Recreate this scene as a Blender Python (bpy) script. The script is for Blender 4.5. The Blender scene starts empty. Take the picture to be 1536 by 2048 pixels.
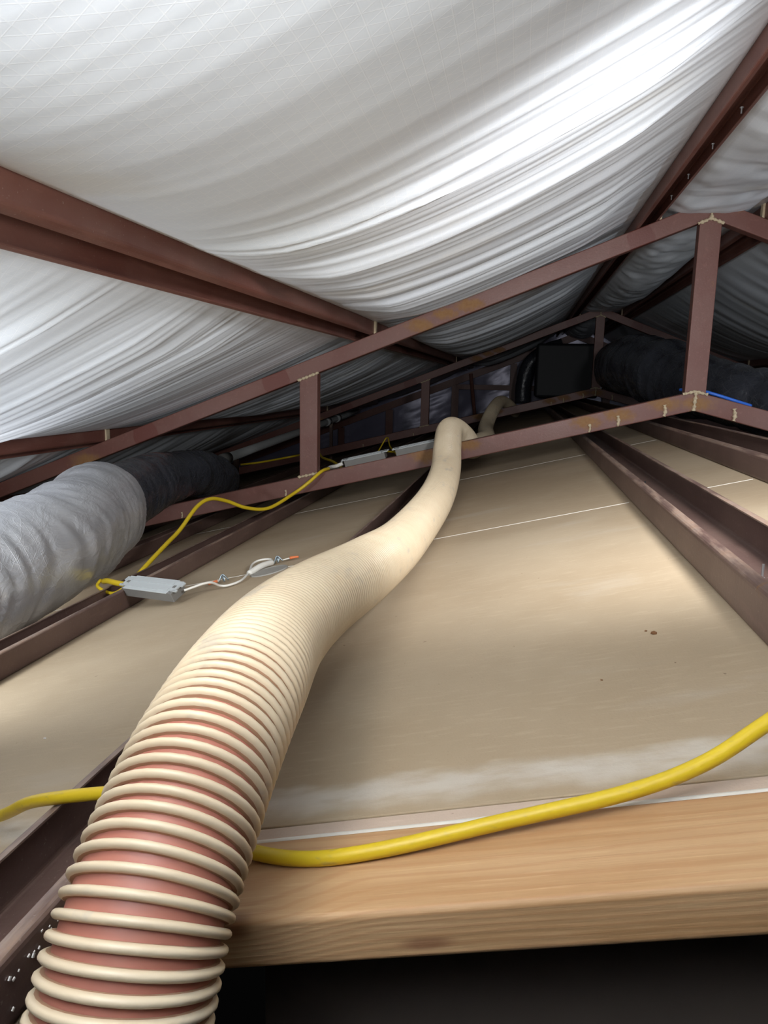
import bpy, bmesh, math, random
import numpy as np
from mathutils import Vector, Matrix

# ------------------------------------------------------------------ camera, world, lights, exposure
SC = bpy.context.scene
COL = SC.collection
yaw, pit, rol = 0.1803, 0.1765, 0.0195
cy, sy, cp, sp = math.cos(yaw), math.sin(yaw), math.cos(pit), math.sin(pit)
FW = Vector((-sy*cp, cy*cp, -sp)); RT = Vector((cy, sy, 0)); UP = RT.cross(FW)
R_ = RT*math.cos(rol) + UP*math.sin(rol); U_ = UP*math.cos(rol) - RT*math.sin(rol)
cd = bpy.data.cameras.new('camera'); cam = bpy.data.objects.new('camera', cd); COL.objects.link(cam)
cam.matrix_world = Matrix(((R_.x, U_.x, -FW.x, 0), (R_.y, U_.y, -FW.y, 0), (R_.z, U_.z, -FW.z, 0), (0, 0, 0, 1)))
cd.sensor_fit = 'VERTICAL'; cd.sensor_height = 36; cd.lens = 1457.6/2048*36; cd.clip_start = 0.01
SC.camera = cam

w = bpy.data.worlds.new('world'); SC.world = w; w.use_nodes = True
w.node_tree.nodes['Background'].inputs[0].default_value = (0.6, 0.6, 0.6, 1)
w.node_tree.nodes['Background'].inputs[1].default_value = 0.002

def area(name, loc, target, size, watts, col=(1, .95, .88)):
    l = bpy.data.lights.new(name, 'AREA'); l.shape = 'DISK'; l.size = size; l.energy = watts; l.color = col
    o = bpy.data.objects.new(name, l); COL.objects.link(o); o.location = loc
    o.rotation_euler = (Vector(target)-Vector(loc)).to_track_quat('-Z', 'Y').to_euler(); return o
def spot(name, loc, target, size, watts, cone, blend, col):
    l = bpy.data.lights.new(name, 'SPOT'); l.shadow_soft_size = size; l.energy = watts; l.color = col
    l.spot_size = math.radians(cone); l.spot_blend = blend
    o = bpy.data.objects.new(name, l); COL.objects.link(o); o.location = loc
    o.rotation_euler = (Vector(target)-Vector(loc)).to_track_quat('-Z', 'Y').to_euler(); return o
area('main_fill', (-.12, -.12, .09), (-.15, .41, .94), .24, 18, (.93, .97, 1))      # unseen main light added over the hatch, aimed up at the facing
area('near_fill', (-.27, .31, .125), (-.07, .78, -.33), .12, .8, (1, .90, .76))  # unseen warm light added to brighten the near hose and lumber
spot('added_fill', (.40, .74, .31), (-.05, 2.2, -.31), .09, 72, 110, 1.0, (.98, .985, 1))          # added fill out of frame, lights the drywall and truss
area('added_fill', (-1.05, .76, -.27), (-1.1, 2.4, -.08), .12, 5.2, (.93, .97, 1))       # added fill out of frame at left, for facing and duct
area('added_fill', (-1.66, 1.60, -.48), (-1.25, 2.45, -.10), .12, 2.4, (.97, .98, 1))    # added fill behind the silver duct, lifts the low left facing
area('added_fill', (1.55, 1.9, -.02), (1.2, 3.5, .28), .12, 5, (.85, .92, 1))          # added fill, brightens the far right slope

vs = SC.view_settings
vs.view_transform = 'Standard'; vs.look = 'None'; vs.gamma = 1; vs.exposure = 0.0; vs.use_curve_mapping = False

# ------------------------------------------------------------------ measures (metres, camera lens at the origin)
XR = .6283                        # ridge line
TA, TB = math.tan(.2468), math.tan(.3717)
Y1, Y2, YB = 2.87, 6.56, 9.2      # two trusses, end wall
CW, CHH = .0977, .0533
CB, CH = .0928, .0707             # bottom chord: clear height over drywall, depth
CT, TH = .4105, .0665             # top chord: top height at x=0, depth
def fold(x): return x if x < XR else 2*XR-x
def dz(x): return -.3342+TA*fold(x)
def tz(x): return CT+TB*fold(x)

# ------------------------------------------------------------------ helpers
class MB:
    def __init__(s): s.v = []; s.f = []
    def add(s, vs_, fs):
        o = len(s.v); s.v += [tuple(p) for p in vs_]; s.f += [tuple(i+o for i in f) for f in fs]; return s
    def hexa(s, p):               # 8 points: bottom ring 0-3, top ring 4-7
        return s.add(p, [(3, 2, 1, 0), (4, 5, 6, 7), (0, 1, 5, 4), (1, 2, 6, 5), (2, 3, 7, 6), (3, 0, 4, 7)])
    def box(s, c, d, M=None):
        h = [Vector((x*d[0]/2, y*d[1]/2, z*d[2]/2)) for z in (-1, 1) for x, y in ((-1, -1), (1, -1), (1, 1), (-1, 1))]
        if M is not None: h = [M @ q for q in h]
        return s.hexa([q+Vector(c) for q in h])
    def slab(s, xa, xb, ya, yb, t0, t1, zf=dz):   # sheet following the slope between heights t0 and t1
        q = []
        for t in (t0, t1):
            q += [(xa, ya, zf(xa)+t), (xb, ya, zf(xb)+t), (xb, yb, zf(xb)+t), (xa, yb, zf(xa)+t)]
        return s.hexa(q)
    def prism_xz(s, poly, ya, yb):
        n = len(poly)
        return s.add([(x, ya, z) for x, z in poly]+[(x, yb, z) for x, z in poly],
                     [tuple(range(n)), tuple(range(2*n-1, n-1, -1))]+[(i, i+n, (i+1) % n+n, (i+1) % n) for i in range(n)])
    def tube(s, pts, r, n=10, step=None, caps=True):
        P, T, N, B, S = frames(pts, step or max(.004, .6*(r if not callable(r) else .02)))
        m = len(P); o = []
        for i in range(m):
            for k in range(n):
                a = 2*math.pi*k/n; rr = r(S[i], a) if callable(r) else r
                o.append(P[i]+(N[i]*math.cos(a)+B[i]*math.sin(a))*rr)
        f = [(i*n+k, i*n+(k+1) % n, (i+1)*n+(k+1) % n, (i+1)*n+k) for i in range(m-1) for k in range(n)]
        if caps: f += [tuple(range(n-1, -1, -1)), tuple((m-1)*n+k for k in range(n))]
        return s.add(o, f)
    def mesh(s, name, off=(0, 0, 0), smooth=False):
        me = bpy.data.meshes.new(name)
        v = np.array(s.v, float)-np.array(off)
        me.from_pydata(v.tolist(), [], s.f); me.update()
        bm = bmesh.new(); bm.from_mesh(me); bmesh.ops.recalc_face_normals(bm, faces=bm.faces); bm.to_mesh(me); bm.free()
        if smooth: me.polygons.foreach_set('use_smooth', [True]*len(me.polygons))
        return me

def catmull(pts, k=24):
    p = [Vector(q) for q in pts]; p = [2*p[0]-p[1]]+p+[2*p[-1]-p[-2]]; o = []
    for i in range(1, len(p)-2):
        for j in range(k):
            t = j/k; a, b, c, d = p[i-1:i+3]
            o.append(.5*((2*b)+(c-a)*t+(2*a-5*b+4*c-d)*t*t+(3*b-a-3*c+d)*t**3))
    return o+[p[-2]]
def frames(pts, step):
    q = catmull(pts) if len(pts) > 2 else [Vector(p) for p in pts]
    a = np.array([tuple(p) for p in q]); s = np.r_[0, np.cumsum(np.linalg.norm(np.diff(a, axis=0), axis=1))]
    n = max(2, int(s[-1]/step)+1); S = np.linspace(0, s[-1], n)
    P = [Vector(v) for v in np.c_[np.interp(S, s, a[:, 0]), np.interp(S, s, a[:, 1]), np.interp(S, s, a[:, 2])]]
    T = [(P[min(i+1, n-1)]-P[max(i-1, 0)]).normalized() for i in range(n)]
    N = []; u = Vector((0, 0, 1)) if abs(T[0].z) < .9 else Vector((0, -1, 0))
    for t in T:
        u = (u-t*u.dot(t)).normalized(); N.append(u)
    return P, T, N, [T[i].cross(N[i]) for i in range(n)], list(S)

def tag(o, label=None, cat=None, group=None, kind=None):
    for k, v in (('label', label), ('category', cat), ('group', group), ('kind', kind)):
        if v: o[k] = v
    return o
def root(name, loc, label=None, cat=None, group=None, kind=None):
    o = bpy.data.objects.new(name, None); o.empty_display_size = .05; o.location = loc; COL.objects.link(o)
    return tag(o, label, cat, group, kind)
def abs_loc(o):
    v = Vector(o.location)
    while o.parent: o = o.parent; v += Vector(o.location)
    return v
def part(name, mb, mat, parent, smooth=False, label=None, bevel=0, kind=None):
    me = mb.mesh(name, abs_loc(parent), smooth); me.materials.append(mat)
    o = bpy.data.objects.new(name, me); COL.objects.link(o); o.parent = parent
    if label: o['label'] = label
    if kind: o['kind'] = kind
    if bevel: soften(o, bevel)
    return o
def solo(name, mb, mat, label=None, cat=None, group=None, kind=None, smooth=False, bevel=0):
    a = np.array(mb.v); off = ((a[:, 0].min()+a[:, 0].max())/2, (a[:, 1].min()+a[:, 1].max())/2, a[:, 2].min())
    me = mb.mesh(name, off, smooth); me.materials.append(mat)
    o = bpy.data.objects.new(name, me); o.location = off; COL.objects.link(o)
    if bevel: soften(o, bevel)
    return tag(o, label, cat, group, kind)
def soften(o, b):
    m = o.modifiers.new('bevel', 'BEVEL'); m.width = b; m.segments = 3; m.limit_method = 'ANGLE'
    for p in o.data.polygons: p.use_smooth = True
    n = o.modifiers.new('wn', 'WEIGHTED_NORMAL'); n.keep_sharp = False
def copy_tree(o, parent=None):
    c = o.copy(); COL.objects.link(c); c.parent = parent
    for ch in list(o.children): copy_tree(ch, c)
    return c

# ------------------------------------------------------------------ materials
class NT:
    def __init__(s, name):
        s.m = bpy.data.materials.new(name); s.m.use_nodes = True; s.t = s.m.node_tree
        s.b = s.t.nodes['Principled BSDF']
    def n(s, typ, **kw):
        o = s.t.nodes.new(typ)
        for k, v in kw.items():
            if k.startswith('i_'):
                key = k[2:]; key = int(key) if key.isdigit() else key.replace('_', ' ')
                s.set(o.inputs[key], v)
            else: setattr(o, k, v)
        return o
    def set(s, inp, v):
        if isinstance(v, bpy.types.NodeSocket): s.t.links.new(v, inp)
        else: inp.default_value = v
    def math(s, op, a, b=None, c=None, clamp=False):
        o = s.n('ShaderNodeMath', operation=op); o.use_clamp = clamp
        for i, v in enumerate((a, b, c)):
            if v is not None: s.set(o.inputs[i], v)
        return o.outputs[0]
    def ramp(s, v, lo, hi, a=0., b=1., smooth=True):
        o = s.n('ShaderNodeMapRange'); o.interpolation_type = 'SMOOTHSTEP' if smooth else 'LINEAR'
        for i, x in enumerate((v, lo, hi, a, b)): s.set(o.inputs[i], x)
        return o.outputs[0]
    def mix(s, f, a, b):
        o = s.n('ShaderNodeMix', data_type='RGBA')
        s.set(o.inputs[0], f)
        for i, c in ((6, a), (7, b)): s.set(o.inputs[i], c if isinstance(c, bpy.types.NodeSocket) else (*c, 1))
        return o.outputs[2]
    def noise(s, vec, scale, detail=3, rough=.5, dist=0):
        o = s.n('ShaderNodeTexNoise'); s.set(o.inputs['Vector'], vec); o.inputs['Scale'].default_value = scale
        o.inputs['Detail'].default_value = detail; o.inputs['Roughness'].default_value = rough; o.inputs['Distortion'].default_value = dist
        return o.outputs['Fac']
    def obj(s): return s.n('ShaderNodeTexCoord').outputs['Object']
    def pos(s): return s.n('ShaderNodeNewGeometry').outputs['Position']
    def xyz(s, v):
        o = s.n('ShaderNodeSeparateXYZ'); s.set(o.inputs[0], v); return o.outputs
    def scale(s, v, sc):
        o = s.n('ShaderNodeVectorMath', operation='MULTIPLY'); s.set(o.inputs[0], v); o.inputs[1].default_value = sc; return o.outputs[0]
    def dist(s, v, p):
        o = s.n('ShaderNodeVectorMath', operation='DISTANCE'); s.set(o.inputs[0], v); o.inputs[1].default_value = p; return o.outputs['Value']
    def bump(s, h, strength=.3, d=.002, prev=None):
        o = s.n('ShaderNodeBump'); o.inputs['Strength'].default_value = strength; o.inputs['Distance'].default_value = d
        s.set(o.inputs['Height'], h)
        if prev is not None: s.set(o.inputs['Normal'], prev)
        return o.outputs[0]
    def out(s, col, rough=.5, metal=0., normal=None, spec=.5):
        s.set(s.b.inputs['Base Color'], col if isinstance(col, bpy.types.NodeSocket) else (*col, 1))
        s.set(s.b.inputs['Roughness'], rough); s.set(s.b.inputs['Metallic'], metal)
        s.set(s.b.inputs['Specular IOR Level'], spec)
        if normal is not None: s.set(s.b.inputs['Normal'], normal)
        return s.m

def plain(name, col, rough=.5, metal=0., var=.12, sc=30, bump=.15):
    t = NT(name); o = t.obj(); nz = t.noise(o, sc, 4)
    c = t.mix(nz, tuple(x*(1-var) for x in col), tuple(min(1, x*(1+var)) for x in col))
    return t.out(c, rough, metal, t.bump(t.noise(o, sc*4, 2), bump, .001))

def steel(name, base, base2, rust=.25, spots=(), patches=(), rough=.45, rim=False):
    t = NT(name); o = t.obj()
    a = t.noise(o, 5, 4, .6); b = t.noise(t.scale(o, (60, 9, 60)), 1, 3)
    c = t.mix(t.ramp(a, .35, .65), base, base2)
    c = t.mix(t.math('MULTIPLY', t.ramp(b, .55, .75), .35), c, tuple(x*1.5 for x in base2))
    for p, r in patches:          # darker, redder touch-up paint
        d = t.math('ADD', t.dist(o, p), t.math('MULTIPLY', t.math('SUBTRACT', t.noise(o, 30, 2), .5), .02))
        c = t.mix(t.ramp(d, r-.004, r, 1, 0), c, (base[0]*.9, base[1]*.72, base[2]*.7))
    nz = t.noise(o, 16, 6, .7)
    m = t.math('MULTIPLY', t.ramp(nz, .62, .72), rust)
    for p, r in spots:
        d = t.math('ADD', t.dist(t.scale(o, (.45, 1, 1)), (p[0]*.45, p[1], p[2])), t.math('MULTIPLY', t.math('SUBTRACT', t.noise(o, 45, 5, .7), .5), .055))
        m = t.math('MAXIMUM', m, t.math('MULTIPLY', t.ramp(d, r*.25, r, 1, 0), .8))
    c = t.mix(m, c, t.mix(t.noise(o, 90, 3), (.20, .085, .02), (.33, .19, .07)))
    c = t.mix(t.math('MULTIPLY', t.ramp(t.noise(o, 260, 2), .68, .74), .35), c, (.35, .31, .28))
    if rim:                       # paint rubbed off the upturned rims
        x, y, z = t.xyz(o); side = t.math('SUBTRACT', 1, t.math('MULTIPLY', t.math('GREATER_THAN', t.xyz(t.pos())[0], XR), 2))
        hh = t.math('SUBTRACT', z, t.math('MULTIPLY', t.math('MULTIPLY', x, TA), side))
        wm = t.math('MULTIPLY', t.ramp(hh, CHH-.003, CHH), t.ramp(t.noise(t.scale(o, (40, 7, 40)), 1, 4, .65), .36, .6))
        c = t.mix(t.math('MULTIPLY', wm, .75), c, t.mix(t.noise(o, 50, 3), (.36, .30, .26), (.30, .17, .10)))
    n = t.bump(t.noise(o, 140, 3), .25, .0012)
    return t.out(c, t.math('ADD', rough, t.math('MULTIPLY', m, .35)), 0, n, .45)

def mat_facing():
    t = NT('white_vinyl_facing'); p = t.pos(); x, y, z = t.xyz(p)
    def lines(k, ang):
        q = t.math('ADD', t.math('MULTIPLY', x, math.cos(ang)*k), t.math('MULTIPLY', y, math.sin(ang)*k))
        f = t.math('ABSOLUTE', t.math('SUBTRACT', t.math('FRACT', q), .5))
        return t.ramp(f, 0, .055, 1, 0)
    g = t.math('MAXIMUM', lines(56, 0), t.math('MAXIMUM', lines(56, math.radians(62)), lines(56, math.radians(118))))
    big = t.noise(p, 2.2, 3)
    c = t.mix(big, (.72, .755, .83), (.74, .79, .82)); c = t.mix(t.math('MULTIPLY', g, .30), c, (.9, .91, .92))
    st = t.ramp(t.noise(t.scale(p, (1, 2, 1)), 1.7, 4), .60, .75)
    c = t.mix(t.math('MULTIPLY', st, .35), c, (.66, .60, .48))
    n = t.bump(g, .10, .0006)
    return t.out(c, .42, 0, n, .4)

def mat_drywall(name, c0, c1, compound=True):
    t = NT(name); p = t.pos(); x, y, z = t.xyz(p)
    a = t.noise(p, 2.3, 4, .55); fib = t.noise(t.scale(p, (25, 160, 60)), 1, 3); fine = t.noise(p, 420, 2)
    c = t.mix(t.ramp(a, .3, .7), c0, c1)
    c = t.mix(t.math('MULTIPLY', t.ramp(fib, .5, .8), .22), c, tuple(min(1, v*1.28) for v in c1))
    c = t.mix(t.math('MULTIPLY', t.ramp(fine, .60, .75), .15), c, tuple(v*.6 for v in c0))
    sm = t.math('MULTIPLY', t.ramp(t.noise(t.scale(p, (3, 9, 3)), 1, 4), .6, .75), .30)
    c = t.mix(sm, c, (.52, .47, .40))
    if compound:
        wv = t.math('MULTIPLY', t.math('SUBTRACT', t.noise(p, 14, 4), .5), .05)
        yy = t.math('ADD', y, wv)
        band = t.math('MULTIPLY', t.ramp(yy, .554, .586), t.ramp(yy, .602, .624, 1, 0))
        band = t.math('MULTIPLY', band, t.ramp(t.noise(t.scale(p, (20, 45, 20)), 1, 4), .25, .65, .15, .6))
        c = t.mix(band, c, (.68, .64, .57))
    dots = t.math('MULTIPLY', t.ramp(t.noise(p, 95, 1), .80, .83), .7)
    c = t.mix(dots, c, (.14, .085, .05))
    n = t.bump(fine, .25, .0008); n = t.bump(fib, .15, .001, n)
    return t.out(c, .75, 0, n, .3)

def mat_wood():
    t = NT('pine_lumber'); o = t.obj(); x, y, z = t.xyz(o); z = t.math('SUBTRACT', z, t.math('MULTIPLY', x, TA))
    cb = t.n('ShaderNodeCombineXYZ'); [t.set(cb.inputs[i_], q_) for i_, q_ in enumerate((x, y, z))]; o = cb.outputs[0]
    wob = t.noise(t.scale(o, (5, 30, 30)), 1, 3)
    kd = t.dist(t.scale(o, (.6, 1, 1)), (-.168*.6, -.045, .102))
    pull = t.ramp(kd, 0, .07, .035, 0)
    v = t.math('ADD', t.math('ADD', t.math('MULTIPLY', y, 1.0), t.math('MULTIPLY', z, 1.9)), t.math('ADD', t.math('MULTIPLY', wob, .022), pull))
    rings = t.math('MULTIPLY', t.math('ADD', t.math('SINE', t.math('MULTIPLY', v, 560)), 1), .5)
    fib = t.noise(t.scale(o, (14, 420, 420)), 1, 4, .65); soft = t.noise(t.scale(o, (3, 22, 22)), 1, 3)
    c = t.mix(t.ramp(soft, .3, .7), (.42, .235, .105), (.53, .33, .17))
    c = t.mix(t.math('MULTIPLY', t.ramp(rings, .55, 1), .42), c, (.40, .20, .085))
    c = t.mix(t.math('MULTIPLY', t.ramp(fib, .5, .8), .35), c, (.75, .52, .30))
    c = t.mix(t.ramp(kd, .004, .012, .75, 0), c, (.16, .055, .02))
    k2 = t.dist(t.scale(o, (.28, 1, 1)), (-.030*.28, -.049, .082))
    c = t.mix(t.ramp(k2, .002, .007, .6, 0), c, (.17, .055, .03))
    n = t.bump(fib, .3, .0008); n = t.bump(rings, .12, .001, n)
    return t.out(c, .55, 0, n, .4)

def mat_rib():
    t = NT('cream_hose_rib'); p = t.pos(); x, y, z = t.xyz(p)
    c = t.mix(t.noise(p, 22, 3), (.62, .49, .33), (.70, .59, .42))
    # grey scuffs along the crown of the hose
    s = t.math('MULTIPLY', t.ramp(t.noise(t.scale(p, (26, 11, 26)), 1, 4, .6), .58, .72), .55)
    c = t.mix(s, c, (.40, .36, .31))
    c = t.mix(t.math('MULTIPLY', t.ramp(t.noise(p, 9, 3), .62, .72), .35), c, (.62, .38, .20))
    return t.out(c, .38, 0, t.bump(t.noise(p, 190, 2), .12, .0006), .5)
def mat_hosewall():
    t = NT('pink_hose_wall'); p = t.pos(); x, y, z = t.xyz(p)
    c = t.mix(t.ramp(y, .42, .72), (.36, .125, .09), (.27, .14, .075))
    c = t.mix(t.math('MULTIPLY', t.noise(p, 30, 3), .4), c, (.40, .20, .13))
    return t.out(c, .5, 0, t.bump(t.noise(p, 90, 2), .15, .001), .4)

def mat_foil(name, col, metal, rough, grid=.5):
    t = NT(name); o = t.obj(); x, y, z = t.xyz(o)
    vo = t.n('ShaderNodeTexVoronoi', feature='DISTANCE_TO_EDGE'); t.set(vo.inputs['Vector'], t.scale(o, (1, 1.6, 1))); vo.inputs['Scale'].default_value = 26
    cr = t.ramp(vo.outputs['Distance'], 0, .035, 1, 0)
    def lines(a, b, c_, k):
        q = t.math('ADD', t.math('MULTIPLY', x, a*k), t.math('ADD', t.math('MULTIPLY', y, b*k), t.math('MULTIPLY', z, c_*k)))
        f = t.math('ABSOLUTE', t.math('SUBTRACT', t.math('FRACT', t.math('ADD', q, t.math('MULTIPLY', t.noise(o, 5, 2), .8))), .5))
        return t.ramp(f, 0, .04, 1, 0)
    g = t.math('MAXIMUM', lines(.5, .8, .3, 30), lines(.2, -.55, .9, 30))
    g = t.math('MULTIPLY', t.math('MAXIMUM', g, t.math('MULTIPLY', cr, .7)), t.ramp(t.noise(o, 6, 2), .4, .6))
    c = t.mix(t.noise(o, 7, 4), tuple(v*.8 for v in col), col)
    c = t.mix(t.math('MULTIPLY', g, grid), c, (.8, .8, .82))
    wr = t.noise(t.scale(o, (22, 12, 22)), 1, 5, .6, .8)
    n = t.bump(wr, .5, .012); n = t.bump(g, .5, .001, n)
    return t.out(c, t.ramp(t.noise(o, 12, 3), .3, .7, rough-.06, rough+.1), metal, n, .5)

def mat_cord():
    t = NT('yellow_cord_jacket'); o = t.obj()
    c = t.mix(t.noise(o, 14, 3), (.60, .42, .012), (.72, .52, .02))
    c = t.mix(t.math('MULTIPLY', t.ramp(t.noise(t.scale(o, (60, 180, 180)), 1, 4), .60, .75), .5), c, (.42, .33, .10))
    return t.out(c, .42, 0, t.bump(t.noise(o, 160, 2), .15, .0006), .5)

M = {}
M['facing'] = mat_facing()
M['deck'] = plain('roof_deck', (.12, .12, .13), .6)
M['drywall'] = mat_drywall('drywall_back_paper', (.39, .298, .195), (.47, .375, .26))
M['strip'] = mat_drywall('worn_drywall_strip', (.52, .40, .31), (.60, .48, .38), False)
M['plaster'] = plain('white_plaster', (.72, .68, .60), .8, 0, .12, 60, .3)
M['chord'] = steel('red_oxide_truss', (.155, .061, .048), (.172, .080, .064), .35,
    spots=[((-.393-XR, 0, .217-dz(XR)), .035), ((-.299-XR, 0, .262-dz(XR)), .03), ((-.21-XR, 0, .295-dz(XR)), .035), ((-1.834-XR, 0, -.367-dz(XR)), .05),
           ((-.194-XR, 0, -.235-dz(XR)), .03), ((-.36-XR, 0, -.285-dz(XR)), .04), ((.366-XR, 0, -.105-dz(XR)), .035), ((.522-XR, 0, -.06-dz(XR)), .035), ((.25-XR, 0, -.135-dz(XR)), .035), ((.01, 0, .12), .035)],
    patches=[((.395-XR, 0, .525-dz(XR)), .05), ((XR+.30-XR, 0, .50-dz(XR)), .05), ((-.98-XR, 0, 0-dz(XR)), .06), ((-1.56-XR, 0, -.24-dz(XR)), .06)])
M['purlin'] = steel('red_oxide_purlin', (.150, .056, .042), (.175, .078, .060), .12)
M['channel'] = steel('brown_ceiling_channel', (.105, .062, .052), (.135, .085, .070), .55, rim=True)
M['weld'] = plain('weld_flux', (.52, .42, .28), .7, 0, .3, 60, .6)
M['screw'] = plain('zinc_screw', (.5, .5, .5), .35, .8)
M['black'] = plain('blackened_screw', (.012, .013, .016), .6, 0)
M['wood'] = mat_wood(); M['rib'] = mat_rib(); M['hose'] = mat_hosewall(); M['cord'] = mat_cord()
M['foil'] = mat_foil('silver_foil_jacket', (.72, .73, .76), .62, .36, .6)
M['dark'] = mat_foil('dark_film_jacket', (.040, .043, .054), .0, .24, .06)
M['tape'] = plain('foil_tape', (.85, .85, .86), .18, .9, .05, 60, .4)
M['box'] = plain('grey_painted_box', (.44, .465, .47), .5, 0, .05)
M['boxside'] = plain('dark_grey_box_side', (.17, .165, .155), .5, 0, .08)
M['groove_shade'] = plain('grimy_groove_shade', (.40, .235, .14), .7)
M['lampback'] = plain('dull_grey_back', (.30, .285, .255), .7)
M['white'] = plain('white_cable', (.70, .68, .62), .45)
M['orange'] = plain('orange_clip_tip', (.62, .16, .05), .5)
M['spring'] = plain('steel_spring', (.35, .42, .46), .35, .8)
M['pvc'] = plain('white_pvc', (.62, .64, .63), .4, 0, .08, 14)
M['blue'] = plain('blue_cable', (.03, .14, .60), .4)
M['wallskin'] = plain('end_wall_film', (.20, .19, .27), .28, .15, .25, 3, .6)
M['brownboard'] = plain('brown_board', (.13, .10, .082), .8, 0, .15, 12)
M['crumb'] = plain('brown_crumb', (.16, .07, .025), .8)
M['speck'] = plain('pale_speck', (.75, .72, .70), .7)

rnd = random.Random(7)
rng = np.random.default_rng(11)

# ------------------------------------------------------------------ structure: roof and its insulation facing
roof = root('ceiling', (XR, Y1, tz(XR)), kind='structure')
PUR = [(-2.95, 'P3'), (-1.83, 'P2'), (-.658, 'P1'), (.3748, 'P0')]   # left edge of each purlin, width PW
PW, PH = .0795, .0484
XE = -4.25
m = MB(); m.slab(XE, XR, -2.0, YB+.1, .20, .215, tz); part('roof_deck', m, M['deck'], roof)
m = MB(); m.slab(XR, 2*XR-XE, -2.0, YB+.1, .20, .215, tz); part('roof_deck', m, M['deck'], roof)

def vnoise(q, seed, smooth=True):
    r = np.random.default_rng(seed).random(4096)
    i = np.floor(q).astype(int); t = q-i
    if smooth: t = t*t*(3-2*t)
    return r[i % 4096]*(1-t)+r[(i+1) % 4096]*t
def crease(q, seed):              # sharp crests, round troughs
    return 1-np.abs(2*vnoise(q, seed, False)-1)
def n2(x, y, seed):
    r = np.random.default_rng(seed).random((64, 64)); i = np.floor(x).astype(int); j = np.floor(y).astype(int)
    a, b = x-i, y-j; a = a*a*(3-2*a); b = b*b*(3-2*b); i %= 63; j %= 63
    return (r[i, j]*(1-a)+r[i+1, j]*a)*(1-b)+(r[i, j+1]*(1-a)+r[i+1, j+1]*a)*b

def facing(xa, za, xb, zb, seed, mirror=False, s0=.044, s1=.05, nx=36, smooth_to=.9, skew=.75, ridge=False, ya=-1.9, fine=True, fa=1.):
    ys = np.r_[np.arange(ya, .3, .02), np.arange(.3, 3.2, .007 if fine else .015), np.arange(3.2, 7, .014 if fine else .03), np.arange(7, YB+.03, .04)]
    us = (1-np.cos(np.linspace(0, math.pi, nx)))/2
    U, Y = np.meshgrid(us, ys); X = xa+(xb-xa)*U
    bay = np.sin(math.pi*((Y-Y1) % 3.69)/3.69)**2
    prof = np.sin(math.pi*U**skew)**.8 if not ridge else (1-np.abs(2*U-1)**2.2)
    Z = za+(zb-za)*U-(s0+s1*bay)*prof
    yw = Y+.06*(n2(X*2.3+9, Y*1.1+5, seed)-.5)-.10*(U-.5)*(n2(X*0+3, Y*.8+3, seed+1)-.5)
    amp = np.clip((Y-smooth_to+.5*(U-.4))/.6, .09, 1)
    F = .75*vnoise(yw*7, seed+2)+.70*vnoise(yw*17+.3*U, seed+3)+.42*crease(yw*27+.6*U, seed+4)+.16*crease(yw*60, seed+5)
    F = F*(.45+.9*vnoise(yw*1.7, seed+6))
    env = np.clip(np.sin(math.pi*np.clip(U, .0, 1))*1.7, 0, 1)**1.3
    A = .034*fa*amp*env
    if ridge:                     # puckered, random folds
        F = 1.0*n2(X*9+4, Y*5, seed+7)+.5*n2(X*22, Y*14+X*9, seed+8)+.35*crease(Y*9+X*4*np.sin(Y), seed+9); A = .020*env
    Z = Z-A*(F-.55)
    # one lap joint across the sheet
    if not ridge:
        yl = 1.235+.05*(U-.5)**2*4*.4
        Z -= .012*np.exp(-((Y-yl)/.010)**2)*env+.010*np.clip(1-np.abs(Y-yl+.035)/.04, 0, 1)*env
    if mirror: X = 2*XR-X
    n, k = U.shape
    V = np.c_[X.ravel(), Y.ravel(), Z.ravel()]-np.array(abs_loc(roof))
    i, j = np.meshgrid(np.arange(n-1), np.arange(k-1), indexing='ij'); b = (i*k+j).ravel()
    Fc = np.c_[b, b+1, b+k+1, b+k]
    me = bpy.data.meshes.new('insulation_facing')
    me.vertices.add(len(V)); me.vertices.foreach_set('co', V.ravel())
    me.loops.add(Fc.size); me.loops.foreach_set('vertex_index', Fc.ravel().astype(np.int32))
    me.polygons.add(len(Fc)); me.polygons.foreach_set('loop_start', np.arange(0, Fc.size, 4, dtype=np.int32))
    me.update(); me.validate(); me.polygons.foreach_set('use_smooth', [True]*len(Fc)); me.materials.append(M['facing'])
    o = bpy.data.objects.new('insulation_facing', me); COL.objects.link(o); o.parent = roof
    return o
def ptop(x): return tz(x)+PH+.002
edges = [p[0] for p in PUR]
for mir in (False, True):
    sd = 100 if not mir else 300
    for i in range(3):
        xa, xb = edges[i]+PW, edges[i+1]
        facing(xa-.004, ptop(xa), xb+.004, ptop(xb), sd+20*i, mir, fine=not mir and i > 0, smooth_to=[.7, .85, .85][i], fa=.3 if mir else (.62 if i == 1 else 1), s1=[.05, .02, .05][i], s0=[.044, .036, .044][i])
    facing(XE, ptop(XE), edges[0]+.004, ptop(edges[0]), sd+90, mir, fine=False)
xa = edges[3]+PW
facing(xa-.004, ptop(xa), 2*XR-xa+.004, ptop(xa), 500, s0=.018, s1=.085, ridge=True, nx=44)

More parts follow.
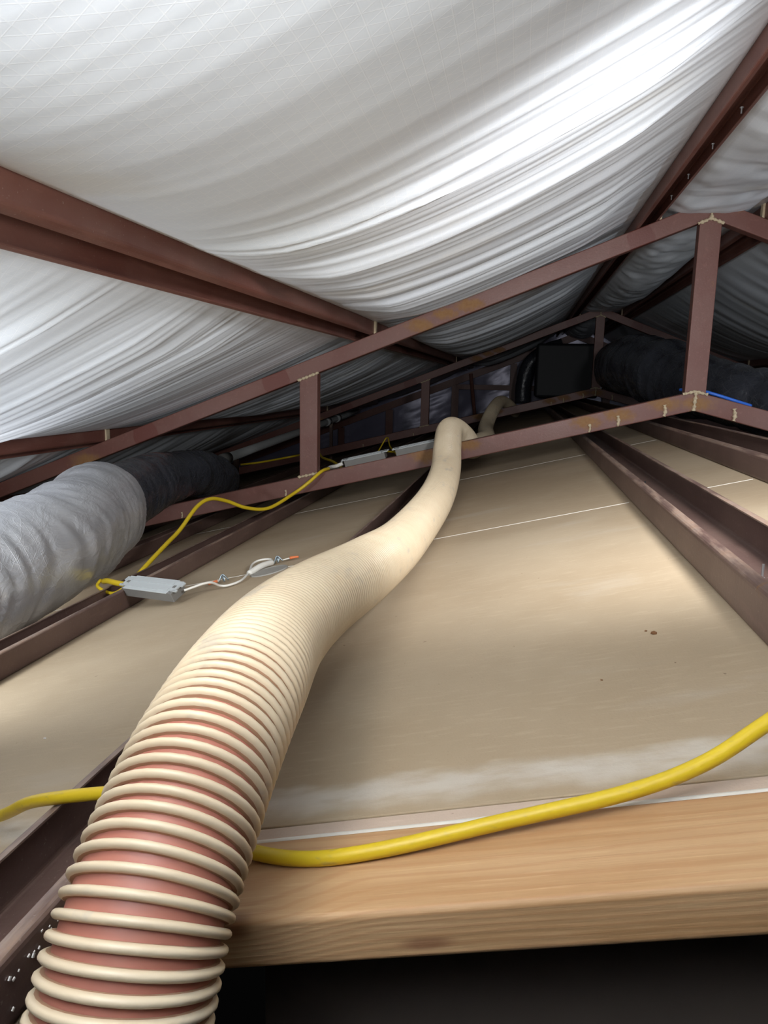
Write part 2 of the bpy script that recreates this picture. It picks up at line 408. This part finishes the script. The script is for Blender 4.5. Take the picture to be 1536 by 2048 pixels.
# ------------------------------------------------------------------ structure: drywall sheets seen from their back
floor = root('floor', (XR, Y1, dz(XR)), kind='structure')
T = .0127
HX0, HX1, YH = -.296, .2668, .527
def sheet(xa, xb, ya, yb, mir=False, mat='drywall', name='drywall_sheet', t=0.):
    if mir: xa, xb = 2*XR-xb, 2*XR-xa
    m = MB(); m.slab(xa+.0007, xb-.0007, ya+.0007, yb-.0007, -T, t); return part(name, m, M[mat], floor, bevel=.0012)
J0, DJ = .5497, 1.2192
for k in range(-2, 8):
    ya, yb = J0+DJ*k, min(J0+DJ*(k+1), YB)
    if ya >= YB: break
    for mir in (False, True):
        sheet(-4.25, -3.03, ya, yb, mir)
        if k < 0 and not mir:
            sheet(-3.03, HX0-.0005, ya, yb); sheet(HX1, XR, ya, yb)
        else: sheet(-3.03, XR, ya, yb, mir)
sheet(HX0, HX1, YH, J0, mat='strip', name='drywall_strip', t=-.0005)
# squeezed-out white compound in the joints, between the channels
def bead(xa, xb, y, wd=.0042, name='joint_bead'):
    m = MB(); n = max(2, int((xb-xa)/.03)); xs = [xa+(xb-xa)*i/n for i in range(n+1)]; pr = [(-1, -.0004), (-.6, .0009), (.6, .0009), (1, -.0004)]
    vs_ = []
    for x in xs:
        ww = wd/2*(.75+.5*rnd.random())
        for a, h in pr: vs_.append((x, y+a*ww, dz(x)+h))
    m.add(vs_, [(i*4+j, i*4+j+1, i*4+j+5, i*4+j+4) for i in range(n) for j in range(3)])
    part(name, m, M['plaster'], floor, smooth=True)
CHN = [-2.05, -1.5, -1.0357, -.3937, .2668, .5316]   # left edge of each ceiling channel, width CW
sp_ = [-3.0]+CHN
for k in range(1, 5):
    for i in range(len(sp_)):
        xa = sp_[i]+(CW if i else 0)+.004; xb = sp_[i+1]-.004 if i+1 < len(sp_) else None
        if xb: bead(xa, xb, J0+DJ*k)
bead(HX0+.05, HX1-.004, YH+.0022, .0055)
# eaves and end walls
def wallbox(name, xa, xb, ya, yb, za, zb, mat):
    m = MB(); m.box(((xa+xb)/2, (ya+yb)/2, (za+zb)/2), (xb-xa, yb-ya, zb-za)); return solo(name, m, M[mat], kind='structure')
wallbox('wall_left', -4.35, -4.26, -1.2, YB+.1, -1.75, -.95, 'deck')
wallbox('wall_right', 2*XR+4.26, 2*XR+4.35, -1.2, YB+.1, -1.75, -.95, 'deck')
# end wall: crumpled film between the end posts
def endwall():
    xs = np.linspace(-4.2, 2*XR+4.2, 140); n = 26; vs_ = []
    rr = np.random.default_rng(3)
    for x in xs:
        for j in range(n):
            z0, z1 = dz(x)-.02, tz(x)+.20
            vs_.append((x, YB+.05*(.5+.5*math.sin(x*5.2))*math.sin(math.pi*j/(n-1))+.012*rr.random(), z0+(z1-z0)*j/(n-1)))
    m = MB(); m.add(vs_, [(i*n+j, (i+1)*n+j, (i+1)*n+j+1, i*n+j+1) for i in range(len(xs)-1) for j in range(n-1)])
    solo('wall_back', m, M['wallskin'], kind='structure', smooth=True)
endwall()
# boarded side of the hatch below the lumber
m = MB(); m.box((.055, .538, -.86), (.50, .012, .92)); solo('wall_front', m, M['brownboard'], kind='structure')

# ------------------------------------------------------------------ trusses
def bar(x0, x1, top, depth, y, th=.05):
    return MB().prism_xz([(x0, top(x0)-depth), (x1, top(x1)-depth), (x1, top(x1)), (x0, top(x0))], y, y+th)
bct = lambda x: dz(x)+CB+CH
def lump(pts, r, seed):
    q = random.Random(seed); ph = [q.random()*6 for _ in range(4)]
    return MB().tube(pts, lambda s, a: r*(1+.28*math.sin(s*420+ph[0])+.25*math.sin(a*2+s*200+ph[1])+.15*math.sin(s*900+ph[2])), 8, .003)
def truss(y, label, group):
    t = root('roof_truss', (XR, y, dz(XR)), label, 'roof truss', group)
    XL = -3.95
    for sgn in (0, 1):
        X = lambda x: 2*XR-x if sgn else x
        a, b = sorted((X(XL), X(XR)))
        part('top_chord', bar(a, b, tz, TH, y), M['chord'], t, bevel=.004)
        part('bottom_chord', bar(a, b, bct, CH, y), M['chord'], t, bevel=.004)
    hw = .0373
    for xc in (-.8425, XR, 2*XR+.8425):
        lo = min(bct(xc-hw), bct(xc+hw)); 
        zl = [bct(xc-hw), bct(xc+hw)]; zt = [tz(xc-hw)-TH, tz(xc+hw)-TH]
        if xc == XR:
            poly = [(xc-hw, zl[0]), (xc, bct(xc)), (xc+hw, zl[1]), (xc+hw, zt[1]), (xc, tz(xc)-TH), (xc-hw, zt[0])]
        else: poly = [(xc-hw, zl[0]), (xc+hw, zl[1]), (xc+hw, zt[1]), (xc-hw, zt[0])]
        m = MB(); m.prism_xz(poly, y+.001, y+.049)
        part('post', m, M['chord'], t, bevel=.003)
        e = .006
        for f, r in ((bct, .0052), (lambda x: tz(x)-TH, .0055)):
            xs = [xc-hw-e, xc-hw/2, xc, xc+hw/2, xc+hw+e]
            part('weld_bead', lump([(x, y-.001, f(x)) for x in xs], r, int(xc*100)+int(f(xc)*1000)), M['weld'], t, smooth=True)
    # seams where the two chord halves are welded at the ridge
    part('weld_bead', lump([(XR-.008, y, tz(XR)), (XR-.002, y-.001, tz(XR)-.03), (XR, y-.001, tz(XR)-TH)], .006, 3), M['weld'], t, smooth=True)
    part('weld_bead', lump([(XR+.002, y, bct(XR)), (XR+.001, y-.001, bct(XR)-.03), (XR-.001, y-.001, bct(XR)-CH)], .006, 5), M['weld'], t, smooth=True)
    # tabs from the bottom chord down to the ceiling channels, with their weld smears
    for xc, r in ((CHN[3]+CW-.004, .005), (CHN[4]-.004, .006), (CHN[4]+CW, .0075), (CHN[5]-.004, .008), (2*XR-CHN[5]+.045, .0085), (CHN[2]+CW, .005), (CHN[1]+CW, .005)):
        zz = bct(xc)-CH
        part('weld_smear', lump([(xc-.003, y-.001, zz+.045*r/.008), (xc+.001, y-.002, zz+.02), (xc-.002, y-.002, zz+.003)], r*.75, int(xc*77)), M['weld'], t, smooth=True)
    # cleats welded on the top chord behind each purlin
    for x, _ in PUR[1:]:
        for q in (x+PW+.004, 2*XR-x-PW-.004):
            if y == Y1 and q > 3: continue
            m = MB(); m.prism_xz([(q-.004, tz(q-.004)), (q+.004, tz(q+.004)), (q+.004, tz(q)+.052), (q-.004, tz(q)+.052)], y+.002, y+.03)
            part('purlin_cleat', m, M['weld'], t, bevel=.001)
    return t
truss(Y1, 'nearer rust-streaked red-brown steel truss spanning the attic, hose lying over its bottom chord', 'steel roof trusses')
truss(Y2, 'farther dim steel truss seen through the openings of the nearer truss', 'steel roof trusses')

# end frame in front of the end wall
ef = root('end_frame', (XR, YB-.12, dz(XR)), 'dark steel post-and-rafter frame against the purplish far end wall', 'wall frame')
ye = YB-.14
for sgn in (0, 1):
    a, b = (-4, XR) if not sgn else (XR, 2*XR+4)
    part('rafter', bar(a, b, lambda x: tz(x)-.03, .09, ye), M['purlin'], ef)
for x, wd in ((-2.238, .075), (-1.618, .09), (-.798, .085), (-.10, .075), (1.0, .085), (1.9, .085)):
    m = MB(); m.box((x, ye+.075, (dz(x)+tz(x)-.12)/2), (wd, .05, tz(x)-.12-dz(x))); part('wall_post', m, M['purlin'], ef)
m = MB(); m.box((-.2, ye+.02, -.04), (1.15, .04, .06)); part('girt', m, M['purlin'], ef)
m = MB(); m.tube([(-.61, ye-.03, .12), (-.53, ye-.03, -.47)], .022, 8); part('brace', m, M['purlin'], ef)

# ------------------------------------------------------------------ purlins and ceiling channels (lipped channels)
def profile(wd, h, lip, th=.0022, r=.007):
    pts = [(lip, h), (0, h), (0, 0), (wd, 0), (wd, h), (wd-lip, h)]; c = [Vector(pts[0])]
    for i in range(1, 5):
        p, a, b = Vector(pts[i]), Vector(pts[i-1]), Vector(pts[i+1]); da, db = (a-p).normalized(), (b-p).normalized()
        for k in range(5):
            t = k/4; c.append((p+da*r)*(1-t)**2+p*2*t*(1-t)+(p+db*r)*t*t)
    c.append(Vector(pts[-1])); L, Rr = [], []
    for i in range(len(c)):
        d = (c[min(i+1, len(c)-1)]-c[max(i-1, 0)]).normalized(); nn = Vector((-d.y, d.x))*th/2
        L.append(c[i]+nn); Rr.append(c[i]-nn)
    return L+Rr[::-1]
def chan(x0, zf, wd, h, lip, ya, yb, down=False, lift=0.):
    pr = profile(wd, h, lip); poly = []
    for u, v in pr:
        if down: v = h-v
        x = x0+u; poly.append((x, zf(x)+v+lift))
    m = MB(); n = len(poly); ys = np.linspace(ya, yb, 12)
    q = random.Random(int(x0*1000)); o = []
    for y in ys:
        j = .0008*q.uniform(-1, 1)
        o += [(x+j, y, z) for x, z in poly]
    f = [(i*n+k, i*n+(k+1) % n, (i+1)*n+(k+1) % n, (i+1)*n+k) for i in range(11) for k in range(n)]
    k2 = n//2
    for base in (0, 11*n): f += [(base+i, base+i+1, base+n-2-i, base+n-1-i) for i in range(k2-1)]
    return m.add(o, f)
def screw(parent, p, up=1, mat='screw', ln=.016):
    m = MB(); m.tube([p, (p[0], p[1], p[2]+up*ln)], .0017, 6, .008); m.tube([(p[0], p[1], p[2]), (p[0], p[1], p[2]+up*.002)], .004, 8, .002)
    part('screw', m, M[mat], parent)
PLAB = {'P3': 'lowest of the left roof purlins, down beyond the silver duct', 'P2': 'dark red roof purlin low at the left edge just above the silver duct',
        'P1': 'broad red-brown roof purlin running from the left edge under the white facing', 'P0': 'roof purlin at the upper right beside the ridge, rusty lip and black hollow'}
PLABR = {'P3': 'lowest roof purlin on the far right slope', 'P2': 'second roof purlin down the right slope, nearly hidden in the dark',
         'P1': 'dark roof purlin across the right slope behind the king post', 'P0': 'roof purlin right of the ridge at the right edge, facing the rusty-lipped one'}
for x0, k in PUR:
    for mir in (False, True):
        xx = 2*XR-x0-PW if mir else x0
        m = chan(xx, tz, PW, PH, .013, -1.9, YB-.16, down=True, lift=.0012)
        loc = (xx+PW/2, 4, tz(xx+PW/2))
        r = root('roof_purlin', loc, (PLABR if mir else PLAB)[k], 'purlin', 'steel roof purlins')
        part('channel_section', m, M['purlin'], r, smooth=False, bevel=0)
        if k in ('P1', 'P0') :
            xs_ = xx+PW-.018 if not mir else xx+.018
            for y in (1.05, 1.75, 2.0, 2.25, 2.5):
                screw(r, (xs_, y+.1*rnd.random(), tz(xs_)+.017), -1, 'screw', .013)
CLAB = ['ceiling channel farthest left on the drywall, under the dark duct', 'ceiling channel just left of the silver duct, mostly hidden by it',
        'brown ceiling channel holding up the grey driver box, right of the silver duct', 'ceiling channel under the ribbed hose, its black hollow showing left of the hose',
        'ceiling channel right of the hose with rounded scuffed rim and screws inside', 'pale-edged ceiling channel nearest the ridge on the right']
for i, x0 in enumerate(CHN):
    r = root('ceiling_channel', (x0+CW/2, 4, dz(x0+CW/2)), CLAB[i], 'ceiling channel', 'ceiling channels on the drywall')
    part('channel_section', chan(x0, dz, CW, CHH, .012, -.6, YB-.16, lift=.0012), M['channel'], r)
    if i == 4:
        for dx, y in ((.062, 1.02), (.03, 1.42), (.035, 1.62), (.03, 1.28), (.05, 1.9)):
            screw(r, (x0+dx, y, dz(x0+dx)+.0025), 1, 'black' if y > 1.1 else 'screw', .02)
    if i == 3:
        q = random.Random(5); m = MB()
        for _ in range(46):
            y = .30+.13*q.random()**1.3; z = dz(-.296)+.006+.04*q.random(); s = .0009+.0012*q.random()
            m.box((-.2945, y, z), (s*.6, s*1.5, s), Matrix.Rotation(q.random(), 3, 'X'))
        part('white_speck', m, M['speck'], r, kind='stuff')
for i, x0 in enumerate(CHN[::-1][:4]):
    xx = 2*XR-x0-CW+(.0 if i else .012)
    r = root('ceiling_channel', (xx+CW/2, 4, dz(xx+CW/2)), ['grey ceiling channel just beyond the ridge under the right bottom chord', 'second ceiling channel beyond the ridge on the right slope',
             'third ceiling channel down the right slope', 'fourth ceiling channel down the right slope'][i], 'ceiling channel', 'ceiling channels on the drywall')
    part('channel_section', chan(xx, dz, CW, CHH, .012, -.6, YB-.16, lift=.0012), M['channel'], r)

# ------------------------------------------------------------------ lumber at the hatch edge
m = MB()
m.slab(-.288, .262, .428, .526, -.036, .003)
solo('lumber_beam', m, M['wood'], 'pale pine two-by-four along the front edge of the drywall', 'lumber', bevel=.005)

# ------------------------------------------------------------------ ribbed hose
HP = [(-.200, .235, -.60), (-.203, .262, -.50), (-.2045, .300, -.400), (-.203, .345, -.322), (-.203, .40, -.280), (-.205, .46, -.256), (-.211, .535, -.246), (-.232, .68, -.256), (-.238, .85, -.271),
      (-.228, 1.11, -.295), (-.231, 1.52, -.333), (-.226, 2.04, -.328), (-.243, 2.50, -.300), (-.262, 2.74, -.235), (-.273, 2.92, -.190), (-.262, 3.03, -.192),
      (-.234, 3.13, -.226), (-.212, 3.27, -.274), (-.205, 3.5, -.298), (-.195, 3.9, -.305), (-.19, 4.4, -.315), (-.235, 5.3, -.30), (-.21, 5.9, -.20), (-.17, 6.56, -.150), (-.10, 7.1, -.20), (-.05, 7.8, -.285)]
hose = root('corrugated_hose', (-.23, 1.5, dz(-.23)), 'fat ribbed cream and pink vacuum hose snaking over the drywall', 'hose')
RH = .0525
P, Tn, N, B, S = frames(HP, .0145/20)
# inner wall
m = MB(); m.tube(HP, RH-.0060, 28, .006, caps=False); part('hose_wall', m, M['hose'], hose, smooth=True, label='thin pink wall between the ribs')
# helical rib
pitch = .0093; nseg = 32; rr = .0037
Ltot = S[-1]; nt = int(Ltot/pitch*nseg); Pa = np.array([tuple(p) for p in P]); Na = np.array([tuple(p) for p in N]); Ba = np.array([tuple(p) for p in B]); Ta = np.array([tuple(p) for p in Tn])
sv = np.linspace(0, Ltot, nt); ang = 2*math.pi*sv/pitch
def lerp(A_): return np.c_[[np.interp(sv, S, A_[:, k]) for k in range(3)]].T
Pc, Nc, Bc, Tc = lerp(Pa), lerp(Na), lerp(Ba), lerp(Ta)
rad = Nc*np.cos(ang)[:, None]+Bc*np.sin(ang)[:, None]
cs = [(-1.0, -.0032), (-.95, .0002), (-.80, .0020), (-.42, .0033), (0, .0037), (.42, .0033), (.80, .0020), (.95, .0002), (1.0, -.0032)]
V = []
for a, h in cs: V.append(Pc+rad*(RH-.0037+h)+Tc*(a*.0031))
V = np.stack(V, 1).reshape(-1, 3); k = len(cs)
i, j = np.meshgrid(np.arange(nt-1), np.arange(k-1), indexing='ij'); b0 = (i*k+j).ravel()
Fc = np.c_[b0, b0+1, b0+k+1, b0+k]
me = bpy.data.meshes.new('helical_rib'); V = V-np.array(hose.location)
me.vertices.add(len(V)); me.vertices.foreach_set('co', V.ravel()); me.loops.add(Fc.size); me.loops.foreach_set('vertex_index', Fc.ravel().astype(np.int32))
me.polygons.add(len(Fc)); me.polygons.foreach_set('loop_start', np.arange(0, Fc.size, 4, dtype=np.int32)); me.update(); me.validate()
me.polygons.foreach_set('use_smooth', [True]*len(Fc)); me.materials.append(M['rib']); me.materials.append(M['groove_shade'])
me.polygons.foreach_set('material_index', np.isin(j.ravel(), (0, k-2)).astype(np.int32))   # grimy tan on the groove sides, shade put into the colour
o = bpy.data.objects.new('helical_rib', me); COL.objects.link(o); o.parent = hose; o['label'] = 'cream rib winding along the hose'

# ------------------------------------------------------------------ yellow cord in the foreground
def on(x, y, h): return (x, y, dz(x)+h)
m = MB(); m.tube([on(-1.3, .95, .008), on(-.9, .72, .008), on(-.60, .615, .010), on(-.50, .585, .022), on(-.43, .548, .052), on(-.385, .53, .063), on(-.34, .528, .063), on(-.295, .525, .061), on(-.25, .512, .028),
                  on(-.20, .502, .0115), on(-.145, .486, .009), on(-.085, .487, .010), on(0, .502, .013), on(.09, .517, .017), on(.145, .530, .026), on(.19, .548, .042), on(.24, .57, .060), on(.30, .58, .063), on(.36, .585, .063), on(.42, .60, .03), on(.50, .63, .008)], .0058, 14, .005)
solo('extension_cord', m, M['cord'], 'thick yellow cord lying across the pine lumber and under the hose', 'cord', smooth=True)

# ------------------------------------------------------------------ left insulated duct
def jack(R, seed, lump_=.010, wr=.004):
    r = np.random.default_rng(seed).random((400, 400))
    def nz(u, v):                # smooth noise, wraps round the duct (v in turns)
        i, j = int(math.floor(u)), int(math.floor(v)); a, b = u-i, v-j; a = a*a*(3-2*a); b = b*b*(3-2*b); return i, j, a, b
    def smp(u, tv, k, o):
        v = tv*k; i, j, a, b = nz(u, v); g = lambda p, q: r[(p+o) % 400, (q % k)+o]
        return (g(i, j)*(1-a)+g(i+1, j)*a)*(1-b)+(g(i, j+1)*(1-a)+g(i+1, j+1)*a)*b-.5
    def f(s, a):
        tv = (a/(2*math.pi)) % 1
        w_ = 6*smp(s*6, tv, 5, 11)
        c = smp(s*34+w_, tv, 7, 57); c2 = smp(s*80+w_*2, tv, 12, 101)
        return R(s)+lump_*2.0*smp(s*7, tv, 4, 3)+lump_*smp(s*15, tv, 6, 31)+wr*2.0*(.5-abs(2*c))+wr*.9*(.5-abs(2*c2))
    return f
D1 = [(-1.24, 1.00, -.53), (-1.232, 1.284, -.500), (-1.228, 1.40, -.486), (-1.226, 1.54, -.470), (-1.215, 1.68, -.456), (-1.240, 1.85, -.440), (-1.295, 2.06, -.428), (-1.335, 2.20, -.42)]
D2 = [(-1.285, 2.04, -.425), (-1.32, 2.25, -.402), (-1.355, 2.50, -.394), (-1.375, 2.72, -.396), (-1.395, 2.93, -.408), (-1.42, 3.12, -.435), (-1.50, 3.45, -.50), (-1.66, 3.85, -.585), (-1.85, 4.3, -.64)]
duct = root('insulated_duct', (-1.1, 1.7, dz(-1.1)), 'large insulated flexible duct at left, silver foil near and dark film behind', 'duct')
m = MB(); m.tube(D1, jack(lambda s: .150-.05*max(0, s-1.08)/.15*max(0, s-1.08)/.15, 1, .009, .003), 60, .008); part('foil_jacket', m, M['foil'], duct, smooth=True, label='shiny silver foil jacket with white scrim lines')
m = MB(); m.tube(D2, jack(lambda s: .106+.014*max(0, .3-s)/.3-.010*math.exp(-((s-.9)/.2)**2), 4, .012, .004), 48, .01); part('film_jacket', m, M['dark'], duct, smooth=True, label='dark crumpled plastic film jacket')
P, Tn, N, B, S = frames(D1, .01)
def band(P, N, B, i, r, wd, a0, a1, seed, mat='tape', name='tape_strip'):
    q = random.Random(seed); n = 40; o = []
    for k in range(n+1):
        a = a0+(a1-a0)*k/n; jit = .004*math.sin(5*a+seed)
        for e in (-1, 1):
            ii = max(0, min(len(P)-1, i)); c = P[ii]+(N[ii]*math.cos(a)+B[ii]*math.sin(a))*(r+.002*q.random())
            o.append(c+(P[min(ii+1, len(P)-1)]-P[ii-1]).normalized()*(e*wd*(.35+.65*q.random())+jit))
    m = MB(); m.add(o, [(2*k, 2*k+1, 2*k+3, 2*k+2) for k in range(n)]); part(name, m, M[mat], duct, smooth=True)

# ------------------------------------------------------------------ right dark duct behind the king post
D3 = [(1.30, 2.95, -.10), (1.08, 3.25, -.058), (.935, 3.5, -.030), (.83, 3.8, .005), (.715, 4.2, .085), (.66, 4.7, .125), (.68, 5.4, .14), (.75, 6.2, .13)]
rd = root('insulated_duct', (.75, 4.3, dz(.75)), 'dark film-wrapped duct curving behind the king post at right', 'duct')
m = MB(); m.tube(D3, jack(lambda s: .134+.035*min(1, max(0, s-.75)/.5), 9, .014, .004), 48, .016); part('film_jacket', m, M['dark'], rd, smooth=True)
# far unit and its elbow
u = root('air_handler', (.36, 7.6, dz(.36)), 'big black air unit widened to stand in for darkness left of the far king post', 'air unit')
m = MB(); m.box((.43, 7.65, .14), (.60, .5, .52)); part('cabinet', m, M['black'], u, bevel=.03)  # black box widened to stand in for darkness before the end wall
m = MB(); m.tube([(.42, 8.3, .42), (.25, 8.3, .36), (.08, 8.3, .22), (.02, 8.3, .0), (.02, 8.3, -.2)], .085, 20, .03); part('supply_elbow', m, M['dark'], u, smooth=True)

# ------------------------------------------------------------------ yellow wire, driver boxes, downlight clips at left
def tubes(name, pts, r, mat, label, cat, group=None, n=8):
    m = MB(); m.tube(pts, r, n, max(.006, r)); return solo(name, m, M[mat], label, cat, group, smooth=True)
tubes('yellow_cable', [(-.762, 2.895, bct(-.762)+.008), (-.776, 2.83, bct(-.776)+.006), (-.815, 2.785, -.40), (-.862, 2.75, -.439), (-.924, 2.62, -.482), (-.975, 2.52, -.468), (-1.02, 2.44, -.432), (-1.046, 2.36, -.413), (-1.060, 2.28, -.428), (-1.061, 2.15, -.483), (-1.058, 2.05, -.508), (-1.052, 1.90, -.545), (-1.058, 1.80, -.585)],
      .0068, 'cord', 'yellow cable drooping from the bottom chord down to the channel behind the driver box', 'cable')

def driver(origin, xa, up, label, group):
    """grey junction box: lid plate with notched ends over a darker tray"""
    t = root('driver_box', origin, label, 'driver box', group)
    X = Vector(xa).normalized(); Z = (Vector(up)-X*Vector(up).dot(X)).normalized(); Yv = Z.cross(X)
    Mx = Matrix((X, Yv, Z)).transposed(); o = Vector(origin)
    def bx(c, d, name, mat, **k):
        m = MB(); m.box(o+Mx @ Vector(c), d, Mx); return part(name, m, M[mat], t, **k)
    bx((0, 0, .013), (.172, .046, .026), 'tray', 'boxside', bevel=.002, label='darker grey tray under the lid')
    lid = bx((0, 0, .0275), (.150, .052, .003), 'lid', 'box', bevel=.001)
    for yy in (-.013, .008):
        m = MB(); m.box(o+Mx @ Vector((0, yy, .0295)), (.142, .008, .002), Mx); part('lid_rib', m, M['box'], lid)
    for s in (-1, 1):
        bx((s*.084, .004, .0275), (.018, .036, .003), 'end_tab', 'box')
        bx((s*.096, .012, .0275), (.008, .014, .003), 'end_tab', 'box')
        bx((s*.093, -.013, .0275), (.012, .006, .003), 'end_tab', 'box')
        bx((s*.080, 0, .0294), (.008, .008, .0012), 'knockout', 'boxside')
    return t, o, Mx
A_, B_ = Vector((-.955, 1.628, -.528)), Vector((-.752, 1.553, -.512))
t, o_, Mx = driver((A_+B_)/2, B_-A_, (0.20, -.45, .85), 'grey driver box tipped over the brown channel beside the silver duct', 'grey driver boxes')
m = MB(); e = A_+Vector((.004, .002, .012)); m.tube([e, e+Vector((-.05, .03, -.006)), e+Vector((-.09, .06, -.012)), e+Vector((-.125, .095, -.025))], .0075, 8, .006); part('yellow_lead', m, M['cord'], t, smooth=True, label='yellow cable entering the box')
m = MB(); m.tube([e+Vector((-.005, .0, -.006)), e+Vector((-.06, .03, -.035)), e+Vector((-.12, .06, -.03)), e+Vector((-.13, .09, -.02))], .0045, 8, .006); part('yellow_lead', m, M['cord'], t, smooth=True, label='thin yellow lead looping below')
m = MB(); m.tube([B_+Vector((-.01, .004, .016)), on(-.72, 1.60, .030), on(-.705, 1.635, .010), on(-.685, 1.64, .006), on(-.665, 1.675, .006), on(-.68, 1.77, .008), on(-.700, 1.845, .012), on(-.690, 1.875, .014), on(-.660, 1.88, .010), on(-.64, 1.84, .006)], .0030, 8, .005)
part('white_lead', m, M['white'], t, smooth=True, label='thin white lead to the downlight')

dl = root('downlight', on(-.62, 1.755, 0), 'flush downlight back with two orange-tipped spring clips in the drywall', 'downlight')
m = MB(); c = Vector(on(-.62, 1.755, 0)); n_ = Vector((-TA, 0, 1)).normalized(); ex = Vector((1, 0, TA)).normalized(); ring = []
for k in range(36):
    a = 2*math.pi*k/36; ring.append((a, math.cos(a), math.sin(a)))
o2 = []
for r_, h_ in ((.050, 0.0004), (.048, .003), (.042, .003), (.040, .0018)):
    for a, ca, sa in ring: o2.append(c+ex*(r_*ca)+Vector((0, 1, 0))*(r_*1.05*sa)+n_*h_)
f = [(q*36+k, q*36+(k+1) % 36, (q+1)*36+(k+1) % 36, (q+1)*36+k) for q in range(3) for k in range(36)]+[tuple(3*36+k for k in range(36))]
m.add(o2, f); part('lamp_back', m, M['lampback'], dl, smooth=False)
def clip(p, tip):
    p = Vector(p); tip = Vector(tip); d = (tip-p).normalized()
    m = MB()
    q = [p+d*.002*math.cos(a*1.0)+n_*(.010+.006*math.sin(a))+Vector((-d.y, d.x, 0))*(.0016*a-.016) for a in np.linspace(0, 20, 60)]
    m.tube(q, .0013, 6, .0025); m.tube([p-d*.012+n_*.002, p+n_*.02, p+d*.012+n_*.004], .002, 6, .004)
    s = part('spring_clip', m, M['spring'], dl, smooth=True)
    m = MB(); m.tube([p+d*.012+n_*.006, tip-d*.012+n_*.007], .0018, 6, .006); part('clip_arm', m, M['white'], s, smooth=True)
    m = MB(); m.tube([tip-d*.014+n_*.007, tip+n_*.0065, tip+d*.010+n_*.005], lambda s_, a: .0042-.06*s_, 8, .004); part('clip_tip', m, M['orange'], s, smooth=True, label='orange clip tip')
clip(on(-.728, 1.715, .002), on(-.753, 1.700, .002)); clip(on(-.622, 1.838, .002), on(-.578, 1.848, .002))
m = MB(); m.tube([on(-.672, 1.745, .006), on(-.655, 1.79, .012), on(-.640, 1.835, .008)], .008, 10, .005); part('cable_plug', m, M['white'], dl, smooth=True, label='white plug joining the lead')

# boxes and wires behind the bottom chord
for x, lab in ((-.605, 'pale driver box lying on the bottom chord, right of the short post'), (-.395, 'pale driver box on the bottom chord, against the left of the hose crest')):
    driver((x, 2.897, bct(x)+.0015), (1, 0, TA), (0, -.12, 1), lab, 'grey driver boxes')
tubes('white_cable', [(-.705, 2.905, bct(-.705)+.016), (-.735, 2.912, bct(-.735)+.010), (-.77, 2.94, bct(-.77)+.008), (-.80, 2.97, bct(-.80)-.01), (-.82, 3.05, -.40)], .008, 'white', 'white cable from the pale box toward the short truss post', 'cable')
tubes('yellow_cable', [on(-.66, 4.55, .05), on(-.80, 4.8, .075), on(-.93, 4.87, .10), on(-1.03, 4.94, .06), on(-1.1, 5.1, .03), on(-1.15, 5.3, .012)], .006, 'cord', 'dim yellow cable looping left of the hose crest behind the chord', 'cable', 'dim yellow cables')
tubes('yellow_cable', [on(-.78, 4.7, .065), on(-.86, 4.9, .12), on(-.91, 5.05, .18), on(-.96, 5.0, .10), on(-.99, 4.85, .05)], .005, 'cord', 'small dim yellow loop rising from the tangle behind the chord', 'cable', 'dim yellow cables')
tubes('yellow_cable', [(-1.86, 4.70, -.575), (-1.75, 4.82, -.565), (-1.566, 5.0, -.533), (-1.3, 4.6, -.46), (-1.145, 4.2, -.451), (-1.0, 3.9, -.44), (-.863, 3.6, -.446), (-.78, 3.4, -.43)], .007, 'cord', 'thin dim yellow cable running from the white pipe end behind the short post', 'cable', 'dim yellow cables')

# pipe and blue cable
pv = root('drain_pipe', (-1.93, 4.6, -.53), 'long white plastic pipe receding in the dark behind the short post', 'pipe')
pa, pb = Vector((-1.93, 4.6, -.528)), Vector((-1.87, 8.4, -.34))
m = MB(); m.tube([pa, pb], .031, 16, .5); part('pipe_run', m, M['pvc'], pv, smooth=True)
for f_ in (0.0, .66, .76):
    q = pa.lerp(pb, f_); d = (pb-pa).normalized(); m = MB(); m.tube([q-d*.05, q+d*.05], .039, 16, .05); part('coupling', m, M['pvc' if f_ else 'boxside'], pv, smooth=True)
for f_ in (.05, .7):
    q = pa.lerp(pb, f_); m = MB(); m.box((q.x, q.y, (q.z-.02+dz(q.x))/2), (.03, .03, q.z-.03-dz(q.x))); part('pipe_stand', m, M['channel'], pv)
tubes('blue_cable', [(.60, 3.0, bct(.60)+.012), (.655, 2.93, bct(.655)+.010), (.70, 2.905, bct(.70)+.010), (.76, 2.90, bct(.76)+.007), (.84, 2.93, bct(.84)+.005)], .006, 'blue', 'short bright blue cable on the bottom chord right of the king post', 'cable')

# crumbs on the drywall
def crumb(x, y, s, lab, mat='crumb'):
    m = MB(); q = random.Random(int(x*1e4)); bm = bmesh.new(); bmesh.ops.create_icosphere(bm, subdivisions=1, radius=s)
    vs_ = [Vector(on(x, y, s*.55))+Vector((v.co.x*1.3, v.co.y, v.co.z*.8))*(.75+.5*q.random()) for v in bm.verts]
    m.add(vs_, [tuple(v.index for v in f.verts) for f in bm.faces]); bm.free()
    solo('debris_crumb', m, M[mat], lab, 'debris')
crumb(.171, .88, .0030, 'largest brown crumb on the bare drywall right of the hose')
crumb(.164, .893, .0013, 'tiny brown crumb next to the largest one')
crumb(.10, .765, .0012, 'lone dark speck on the drywall nearer the lumber', 'crumb')
crumb(-.616, .828, .0018, 'white crumb on the drywall left of the hose', 'speck')
